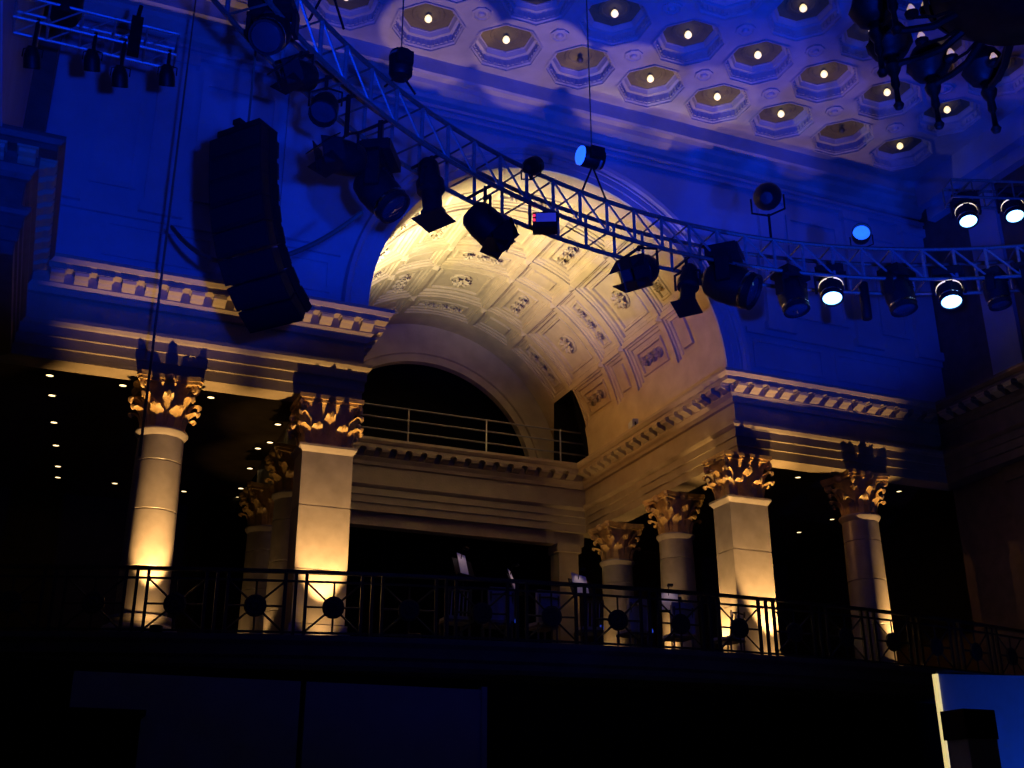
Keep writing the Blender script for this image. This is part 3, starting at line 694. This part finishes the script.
for s in (-1, 1):
    bars.append(MB().tube([rp(s,-1,0), rp(s,1,0)], .026, 6).mesh('upright', 'truss_metal'))
    if s < 0: bars.append(MB().tube([rp(s,-1,0), rp(s,1,1)], .017, 5).mesh('diagonal_brace', 'truss_metal'))
    bars.append(MB().tube([rp(-1,s,0), rp(1,s,0)], .014, 5).mesh('cross_bar', 'dark_truss'))
for k in range(NS):
    for me in bars: link(me.name.split('.')[0], me, ring_t, RZ_(A0+k*dA))

def straight_truss(name, label, p0, p1, hw, mtl):
    p0, p1 = Vector(p0), Vector(p1); d = p1-p0; L = d.length
    t = thing(name, label, 'truss', p0, None, math.atan2(d.y, d.x)); n = max(2, round(L/(2*hw*1.1))); st = L/n
    for a in (-hw, hw):
        for b in (-hw, hw): MB().tube([(0,a,b),(L,a,b)], .022, 6).build('chord', mtl, t)
    bs_ = []
    for s in (-hw, hw):
        bs_.append(MB().tube([(0,s,-hw),(st,s,hw)], .012, 5).mesh('diagonal_brace', mtl)); bs_.append(MB().tube([(0,s,-hw),(0,s,hw)], .014, 5).mesh('upright', mtl))
        bs_.append(MB().tube([(0,-hw,s),(0,hw,s)], .012, 5).mesh('cross_bar', mtl))
    for k in range(n+1):
        for me in bs_:
            nm = me.name.split('.')[0]
            if nm == 'diagonal_brace' and k == n: continue
            link(nm, me, t, T((k*st,0,0)))
    return t
LT1 = pl(176, 52, 2, 11.0)
straight_truss('straight_truss', 'short straight metal truss in the upper left corner', (HX0+.02, LT1.y, 11.0), (LT1.x, LT1.y, 11.0), .16, 'truss_metal')

# ------------------------------------------------------------------ stage fixtures
def hang(t, z_top, mtl='black_metal'):                   # clamp rod from the yoke up to the truss tube
    if z_top > .02: MB().box((-.03,-.03,.0),(.03,.03,z_top)).box((-.06,-.05,z_top-.03),(.06,.05,z_top+.05)).build('clamp', mtl, t)
def axis_m(d):                                          # local -z along direction d
    return Vector(d).to_track_quat('-Z', 'Y').to_matrix().to_4x4()
def moving_head(p, top_z, s, aim, label, lit=False):
    t = thing('moving_head_light', label, 'stage light', p, 'stage lights on the trusses', math.atan2(aim[1], aim[0])+PI/2)
    M = RZ_(-t.rotation_euler.z) @ axis_m(aim)
    zt = top_z-p.z; bz = min(.62*s, max(.40*s, zt-.33*s))
    MB().box((-.42*s,-.30*s,bz),(.42*s,.30*s,bz+.20*s)).box((-.36*s,-.25*s,bz+.20*s),(.36*s,.25*s,bz+.26*s)).build('base', 'black_plastic', t)
    MB().box((-.48*s,-.12*s,-.12*s),(-.40*s,.12*s,bz)).box((.40*s,-.12*s,-.12*s),(.48*s,.12*s,bz)).box((-.48*s,-.14*s,bz-.08*s),(.48*s,.14*s,bz)).build('yoke', 'black_metal', t)
    h = MB().lathe([(0,.46*s),(.20*s,.44*s),(.31*s,.34*s),(.36*s,.10*s),(.36*s,-.18*s),(.33*s,-.36*s),(.335*s,-.52*s),(.29*s,-.52*s),(.28*s,-.48*s)], 18, M).build('head', 'black_plastic', t, True)
    MB().lathe([(.345*s,-.34*s),(.352*s,-.37*s),(.345*s,-.40*s)], 18, M).build('trim_ring', 'chrome', h, True)
    if lit: MB().lathe([(.362*s,.06*s),(.368*s,.03*s),(.362*s,.0)], 18, M).build('lamp_vent', 'lamp_glow', h, True)
    MB().lathe([(0,-.515*s),(.15*s,-.51*s),(.285*s,-.47*s)], 18, M).build('lens', 'lit_lens' if lit else 'dark_lens', h, True)
    for q in range(4): MB().box((-.10*s,.30*s,-.02*s+q*.08*s),(.10*s,.375*s,.02*s+q*.08*s), M).build('cooling_fin', 'black_metal', h)
    MB().box((-.03,-.03,bz+.2*s),(.03,.03,max(zt, bz+.3*s)+.03)).build('clamp', 'black_metal', t)
    return t
def par_can(p, top_z, s, aim, label, lens='dark_lens', up=False):
    t = thing('par_can_light', label, 'stage light', p, 'stage lights on the trusses', math.atan2(aim[1], aim[0])+PI/2)
    M = RZ_(-t.rotation_euler.z) @ axis_m(aim)
    c = MB().lathe([(0,.50*s),(.16*s,.48*s),(.24*s,.36*s),(.34*s,.10*s),(.36*s,-.02*s),(.37*s,-.50*s),(.34*s,-.50*s),(.33*s,-.06*s),(.2*s,.05*s)], 16, M).build('can', 'black_metal', t, True)
    MB().lathe([(0,-.34*s),(.18*s,-.33*s),(.33*s,-.28*s)], 16, M).build('lens', lens, c, True)
    sg = -1 if up else 1
    MB().tube([(-.42*s,0,0),(-.42*s,0,sg*.42*s),(0,0,sg*.56*s),(.42*s,0,sg*.42*s),(.42*s,0,0)], .03*s, 5).build('yoke', 'black_metal', t)
    zt = top_z-p.z; a, b = sorted((sg*.52*s, zt+.03*sg))
    if b-a > .02: MB().box((-.02,-.02,a),(.02,.02,b)).build('clamp', 'black_metal', t)
    return t
def barn_spot(p, top_z, s, aim, label):
    t = thing('barn_door_spotlight', label, 'stage light', p, 'stage lights on the trusses', math.atan2(aim[1], aim[0])+PI/2)
    M = RZ_(-t.rotation_euler.z) @ axis_m(aim)
    h = MB().lathe([(0,.46*s),(.26*s,.44*s),(.36*s,.34*s),(.40*s,.05*s),(.40*s,-.30*s),(.36*s,-.32*s),(.34*s,-.26*s)], 18, M).build('housing', 'black_metal', t, True)
    MB().lathe([(0,-.36*s),(.2*s,-.34*s),(.35*s,-.28*s)], 18, M).build('lens', 'dark_lens', h, True)
    for q in range(4):
        MM = M @ RZ_(q*PI/2) @ T((0,.38*s,-.32*s)) @ Matrix.Rotation(-.55, 4, 'X')
        w0, w1 = (.36*s, .46*s) if q % 2 == 0 else (.26*s, .34*s)
        MB().add([MM @ Vector(v) for v in ((-w0,0,0),(w0,0,0),(w1,0,-.46*s),(-w1,0,-.46*s),(-w0,.012,0),(w0,.012,0),(w1,.012,-.46*s),(-w1,.012,-.46*s))], [(0,1,2,3),(4,7,6,5),(0,4,5,1),(1,5,6,2),(2,6,7,3),(3,7,4,0)]).build('barn_door', 'black_metal', h)
    MB().tube([(-.46*s,0,0),(-.46*s,0,.45*s),(0,0,.62*s),(.46*s,0,.45*s),(.46*s,0,0)], .035*s, 5).build('yoke', 'black_metal', t)
    zt = top_z-p.z
    if zt > .4*s: MB().box((-.02,-.02,min(.58*s,zt-.05)),(.02,.02,zt+.03)).build('clamp', 'black_metal', t)
    return t
def profile_spot(p, top_z, s, aim, label):
    t = thing('profile_spotlight', label, 'stage light', p, 'stage lights on the trusses', math.atan2(aim[1], aim[0])+PI/2)
    M = RZ_(-t.rotation_euler.z) @ axis_m(aim)
    h = MB().lathe([(0,.72*s),(.14*s,.71*s),(.20*s,.62*s),(.22*s,.25*s),(.27*s,.22*s),(.27*s,.02*s),(.19*s,-.02*s),(.19*s,-.44*s),(.24*s,-.46*s),(.24*s,-.60*s),(.20*s,-.60*s)], 16, M).build('barrel', 'black_metal', t, True)
    MB().lathe([(0,-.57*s),(.21*s,-.55*s)], 14, M).build('lens', 'dark_lens', h); MB().box((-.30*s,-.30*s,-.64*s),(.30*s,.30*s,-.62*s), M).build('colour_frame', 'black_metal', h)
    MB().tube([(-.32*s,0,0),(-.32*s,0,.40*s),(0,0,.52*s),(.32*s,0,.40*s),(.32*s,0,0)], .035*s, 5).build('yoke', 'black_metal', t)
    zt = top_z-p.z
    if zt > .3*s: MB().box((-.02,-.02,min(.48*s,zt-.05)),(.02,.02,zt+.03)).build('clamp', 'black_metal', t)
    return t
TB = RZ-TH                                              # lower truss tubes
DN = Vector((-.25, -.30, -1))
def sz(px_, p): return px_*pj(p)[2]/F
def at(x, y, dr): return ringpt(x, y, dr)
# under the ring, left to right
for kind, x, y, wpx, aim, lb, lit in (
 ('mh', 272, 32, 40, (-.3,-.6,-.8), 'black moving head light highest at the left end of the ring truss', 0),
 ('bs', 300, 76, 34, (-.9,-.5,-.5), 'black barn door spotlight under the steep left part of the ring truss', 0),
 ('par', 325, 106, 30, (-.2,-.5,-.9), 'black par can just above the paired spotlights at the left of the ring truss', 0),
 ('bs', 345, 158, 40, (-1,-.4,-.25), 'barn door spotlight pointing left, left of the arch', 0),
 ('mh', 378, 191, 42, (.5,-.3,-.7), 'bulky black moving head in front of the left haunch of the arch', 0),
 ('ps', 431, 192, 36, (.08,-.1,-1), 'long upright profile spotlight hanging at the left top of the vault', 0),
 ('bs', 485, 224, 40, (.8,-.1,-.75), 'barn door spotlight silhouetted against the brightest part of the vault', 0),
 ('bs', 640, 271, 38, (-.75,-.5,-.55), 'barn door spotlight silhouetted against the right half of the vault', 0),
 ('ps', 688, 288, 28, (-.25,-.2,-1), 'small profile spotlight at the right edge of the vault', 0),
 ('mh', 728, 284, 42, (.5,-.5,-.4), 'black moving head just right of the arch', 0),
 ('mh', 792, 294, 30, (.05,-.2,-1), 'unlit moving head left of the first glowing light', 0),
 ('mh', 831, 287, 25, DN, 'moving head with glowing white lens, left one under the ring truss', 1),
 ('mh', 899, 293, 30, (.05,-.15,-1), 'unlit moving head between the two glowing lights on the ring truss', 0),
 ('mh', 949, 290, 26, DN, 'moving head with glowing white lens, right one under the ring truss', 1),
 ('mh', 996, 291, 25, (.05,-.1,-1), 'unlit moving head right of the glowing lights', 0),
 ('mh', 1029, 283, 24, (.2,-.3,-1), 'unlit moving head cut by the right edge of the picture', 0)):
    p = at(x, y, -.12)
    s = sz(wpx, p)*1.18
    if kind == 'mh': t = moving_head(p, TB, s*1.12, aim, lb, lit)
    elif kind == 'bs': t = barn_spot(p, TB, s*.95, aim, lb)
    elif kind == 'ps': t = profile_spot(p, TB, s*1.25, aim, lb)
    else: t = par_can(p, TB, s*1.1, aim, lb)
    rad = Vector((p.x-RC.x, p.y-RC.y, 0)).normalized(); Mi = (T(p) @ RZ_(t.rotation_euler.z)).inverted(); zz = TB if p.z < TB-.1 else p.z+.02
    MB().tube([Mi @ Vector((RC.x+rad.x*q, RC.y+rad.y*q, TB)) for q in (RR-TH, RR+TH)], .022, 6).build('mounting_pipe', 'black_metal', t)
# on top of the ring
TU = RZ+TH
p = at(531, 167, -TH); par_can(p, TU, .36, (.6,.5,.6), 'small par can standing on the ring truss above the vault', up=True)
p = at(767, 197, -TH); par_can(p, TU, .60, (.5,.6,.5), 'par can standing on the ring truss right of the arch', up=True)
p = at(861, 236, -TH); par_can(p, TU, .40, (CAM-p).normalized()+Vector((.1,0,.35)), 'par can on top of the ring truss with a bright blue lens', 'blue_lens', True)
p = at(865, 301, TH); t = thing('tube_speaker', 'slim black vertical tube hanging under the ring truss', 'tube', p)
s = sz(1, p); MB().lathe([(0,-20*s),(4.6*s,-20*s),(5*s,-19*s),(5*s,19*s),(4.4*s,20*s),(0,20*s)], 14).build('tube', 'black_metal', t, True)
MB().box((-.02,-.02,19*s),(.02,.02,TB-p.z+.03)).build('clamp', 'black_metal', t)
# control box with a display
p = at(545, 219, -TH); s = sz(1, p); t = thing('display_box', 'small black box with a lilac display and red lights clamped under the ring truss', 'control box', p, None, math.atan2(p.y-CAM.y, p.x-CAM.x)-PI/2)
MB().box((-12.5*s,0,-9*s),(12.5*s,.22,8*s)).build('body', 'black_plastic', t)
MB().box((-9*s,-.012,-3*s),(11*s,0,6.5*s)).build('screen', 'display', t)
for zz in (4*s, -1*s): MB().box((-12*s,-.014,zz-1.2*s),(-9.6*s,0,zz+1.2*s)).build('indicator_light', 'red_led', t)
MB().box((-.03,.08,7*s),(.03,.14,TB-p.z+.02)).build('clamp', 'black_metal', t)
# hoists on the ring truss
def hoist(x, y, wpx, label, lens=None, dr=-TH):
    p = at(x, y, dr); s = sz(wpx, p); t = thing('chain_hoist', label, 'hoist', p, 'chain hoists')
    R_ = Matrix.Rotation(PI/2, 4, 'Y') if lens else Matrix.Identity(4)
    MB().lathe([(.0,-.62*s),(.34*s,-.60*s),(.44*s,-.45*s),(.46*s,.30*s),(.42*s,.45*s),(.0,.48*s)], 14, R_).build('motor', 'black_metal', t, True)
    MB().lathe([(.465*s,.22*s),(.475*s,.27*s),(.465*s,.32*s)], 14, R_).build('band', 'truss_metal', t, True)
    MB().box((-.30*s,-.62*s,-.30*s),(.30*s,-.40*s,.20*s)).build('control_box', 'black_plastic', t)
    zt = ZT-.02-p.z; MB().tube([(0,0,.40*s),(0,0,zt)], .010, 5).build('chain', 'cable', t)
    zb = RZ+TH-p.z
    for a in (-1, 1): MB().tube([(0,0,-.40*s),(a*.20, 0, zb)], .016, 5).build('sling', 'black_metal', t)
    if lens: MB().lathe([(0,-.66*s),(.30*s,-.65*s),(.40*s,-.58*s),(.42*s,-.46*s)], 14, R_).build('lit_cap', lens, t, True)
    return t
hoist(401, 64, 27, 'black chain hoist hanging from the ceiling above the left part of the ring truss')
hoist(592, 158, 24, 'chain hoist lying sideways with a bright blue end above the crown of the arch', 'blue_lens')
hoist(330, -25, 26, 'chain hoist over the steep left end of the ring truss, cut by the top edge')
# truss stub and two glowing heads at the upper right
q0 = pl(948, 193, 2, 10.9); q1 = Vector((q0.x+4.0, q0.y-1.35, 10.9))
straight_truss('dark_truss_stub', 'dark straight truss at the right edge carrying two glowing lights', q0, q1, .15, 'dark_truss')
dd = (q1-q0).normalized()
for x, lb in ((965, 'moving head with glowing lens on the dark right truss, left of the pair'), (1012, 'moving head with glowing lens on the dark right truss, at the picture edge')):
    # point of the truss line above this pixel column
    best = min((q0+dd*(k*.02) for k in range(200)), key=lambda v: abs(pj(v)[0]-x+2))
    p = Vector((best.x, best.y, 10.9)); 
    for _ in range(40):
        yy = pj(p)[1]
        p.z -= (212-yy if x < 1000 else 207-yy)*pj(p)[2]/F*.9
    moving_head(p, 10.75, sz(29, p), DN, lb, True)
# lamps under the left straight truss
for x, y, lb in ((32, 57, 'leftmost black par can under the upper left truss'), (92, 60, 'second par can from the left under the upper left truss'), (120, 76, 'lowest par can under the upper left truss'), (167, 75, 'par can at the right end of the upper left truss')):
    p = pl(x, y, 1, LT1.y-.16); par_can(p, 10.85, .27, (.15,.55,-.9), lb)
p = pl(66, 6, 1, LT1.y); t = thing('chain_hoist', 'black chain hoist above the upper left truss', 'hoist', p, 'chain hoists')
MB().lathe([(0,-.22),(.17,-.20),(.20,-.1),(.20,.18),(.15,.24),(0,.25)], 14).build('motor', 'black_metal', t, True); MB().tube([(0,0,.2),(0,0,ZT-.02-p.z)], .014, 5).build('chain', 'cable', t)
for a in (-.16, .16): MB().tube([(0,0,-.18),(a*.6,a,11.16-p.z)], .016, 5).build('sling', 'black_metal', t)
p = pl(135, 38, 1, LT1.y-.18); t = tag(MB().box((-.07,-.05,-.25),(.07,.05,.30)).tube([(0,0,.3),(.02,0,.5)], .03, 6).build('truss_clamp', 'black_metal', None, False, T(p)), 'dark upright clamp fixed to the upper left truss', 'clamp')

# ------------------------------------------------------------------ line array speaker
la = thing('line_array_speaker', 'large black curved line array loudspeaker hanging at the left', 'loudspeaker', CAM+ray(247, 139)*12.9)
base = la.location.copy()
back = Vector((.77, .64, 0)).normalized(); side = Vector((-back.y, back.x, 0)); pos = Vector((0,0,0)); ang = .06
n = 8; hh = .268
for k in range(n):
    ang_k = [.10,.12,.18,.28,.42,.60,.80,.98][k]
    down = Vector((0,0,-1))*math.cos(ang_k)+back*math.sin(ang_k); fr = (-back)*math.cos(ang_k)+Vector((0,0,-1))*math.sin(ang_k)
    M = T(pos) @ Matrix((side, fr, -down)).transposed().to_4x4()
    m = MB(); W2 = .37; dpt = .20
    vs = [Vector(v) for v in ((-W2,dpt,-hh-.02),(W2,dpt,-hh-.02),(W2,dpt,-.008),(-W2,dpt,-.008),(-W2*.8,-dpt,-hh+.03),(W2*.8,-dpt,-hh+.03),(W2*.8,-dpt,-.05),(-W2*.8,-dpt,-.05))]
    m.add([M @ v for v in vs], [(0,1,2,3),(4,7,6,5),(0,4,5,1),(1,5,6,2),(2,6,7,3),(3,7,4,0)])
    cb = m.build('cabinet', 'black_plastic', la)
    MB().box((-W2+.02,dpt,-hh+.025),(W2-.02,dpt+.012,-.025), M).build('grille', 'black_grille', cb)
    for sx in (-1, 1): MB().box((sx*W2-.012,-.06,-hh+.0),(sx*W2+.012,.06,.0), M).build('rigging_plate', 'black_metal', cb)
    pos = pos+down*hh
fm = MB().box((-.30,-.16,.02),(.30,.16,.09), Matrix((side, -back, Vector((0,0,1)))).transposed().to_4x4()).box((-.05,-.20,.09),(.05,.20,.15), Matrix((side, -back, Vector((0,0,1)))).transposed().to_4x4())
fm.build('flying_frame', 'black_metal', la)
MB().tube([(0,0,.15),(0,0,ZT-base.z)], .015, 5).build('chain', 'cable', la)
# pole and swagged cables beside the speaker
p1 = pl(172, 192, 1, -3.2); p2 = pl(150, 372, 1, -3.2)
tag(MB().tube([(0,0,ZT-p1.z),(0,0,0),(0,0,p2.z-p1.z-1.2)], .017, 8, radii=[.008,.017,.019]).build('hanging_cable', 'cable', None, True, T(p1)), 'thin dark vertical cable hanging in front of the left entablature', 'cable')
def swag(a, b, sag, label, r=.03):
    a, b = Vector(a), Vector(b); pts = []
    for k in range(17): t = k/16; v = a.lerp(b, t)-a; v.z -= sag*4*t*(1-t); pts.append(v)
    tag(MB().tube(pts, r, 6).build('swagged_cable', 'cable', None, True, T(a)), label, 'cable')
pc = pl(172, 227, 1, -3.2)
spk = base+Vector((.25,.2,-1.35))
swag(pc, spk+Vector((-.10,.0,-.1)), .18, 'brown cable drooping from the vertical cable to the line array')
swag(spk+Vector((.12,.05,.0)), ringpt(362, 212, .1)*1.0, .10, 'brown cable rising from the line array to the ring truss lights')

# ------------------------------------------------------------------ chandelier
ch = thing('chandelier', 'huge dark bronze chandelier with globes and drop finials at the upper right', 'chandelier', (1.69, -10.41, 11.0))
CRd = 1.82
MB().lathe([(0,-.55),(.05,-.52),(.09,-.42),(.05,-.32),(.14,-.22),(.45,-.12),(.85,.05),(1.12,.32),(1.16,.60),(1.0,.86),(.62,1.05),(.66,1.35),(.46,1.6),(.14,1.7),(.10,2.4),(0,2.45)], 28).build('body', 'bronze', ch, True)
MB().tube([(0,0,2.3),(0,0,ZT-11.0)], .04, 6).build('chain', 'bronze', ch)
MB().lathe([(1.16,.36),(1.22,.40),(1.22,.50),(1.16,.54)], 36).build('hoop', 'bronze', ch, True)
arm = MB().tube([(.55,0,.30),(.85,0,.10),(1.15,0,-.02),(1.45,0,.0),(1.70,0,.06),(1.82,0,.0)], .045, 7, radii=[.06,.055,.05,.045,.045,.05]).mesh('arm', 'bronze', True)
spin = MB().lathe([(0,-.62),(.05,-.60),(.07,-.55),(.04,-.50),(.03,-.30),(.06,-.24),(.05,-.1),(.09,-.02),(.11,.05),(.07,.14),(.05,.22),(.10,.27)], 12).mesh('spindle', 'bronze', True)
glo = MB().lathe([(.09,.26),(.20,.32),(.26,.44),(.26,.54),(.20,.66),(.12,.72),(.10,.76)], 18).mesh('globe', 'dark_glass', True)
leafc = MB().lathe([(.10,.20),(.22,.26),(.29,.40),(.31,.42),(.27,.36),(.14,.24)], 10).mesh('leaf_cup', 'bronze', True)
a0 = math.atan2(-9.21+10.41, .32-1.69)
for k in range(14):
    R_ = RZ_(a0-k*2*PI/14)
    link('arm', arm, ch, R_); s_ = link('spindle', spin, ch, R_ @ T((CRd,0,0)))
    link('globe', glo, ch, R_ @ T((CRd,0,0))); link('leaf_cup', leafc, ch, R_ @ T((CRd,0,0)))
cand = MB().lathe([(0,-.05),(.045,-.02),(.05,.03),(.02,.09),(0,.10)], 10).mesh('candle_lamp', 'candle_lit', True); cup = MB().lathe([(.0,-.12),(.08,-.09),(.09,-.04),(.03,-.04)], 10).mesh('lamp_cup', 'bronze', True)
for (R2, z2, n2, ph) in ((1.38, .26, 14, .2), (1.30, .78, 12, .35)):
    for k in range(n2):
        Mx = RZ_(ph+k*2*PI/n2) @ T((R2,0,z2)); link('candle_lamp', cand, ch, Mx); link('lamp_cup', cup, ch, Mx)
        MB().tube([(.5,0,z2-.02),(R2*.8,0,z2-.16),(R2,0,z2-.11)], .022, 5).build('lamp_arm', 'bronze', ch, False, RZ_(ph+k*2*PI/n2))
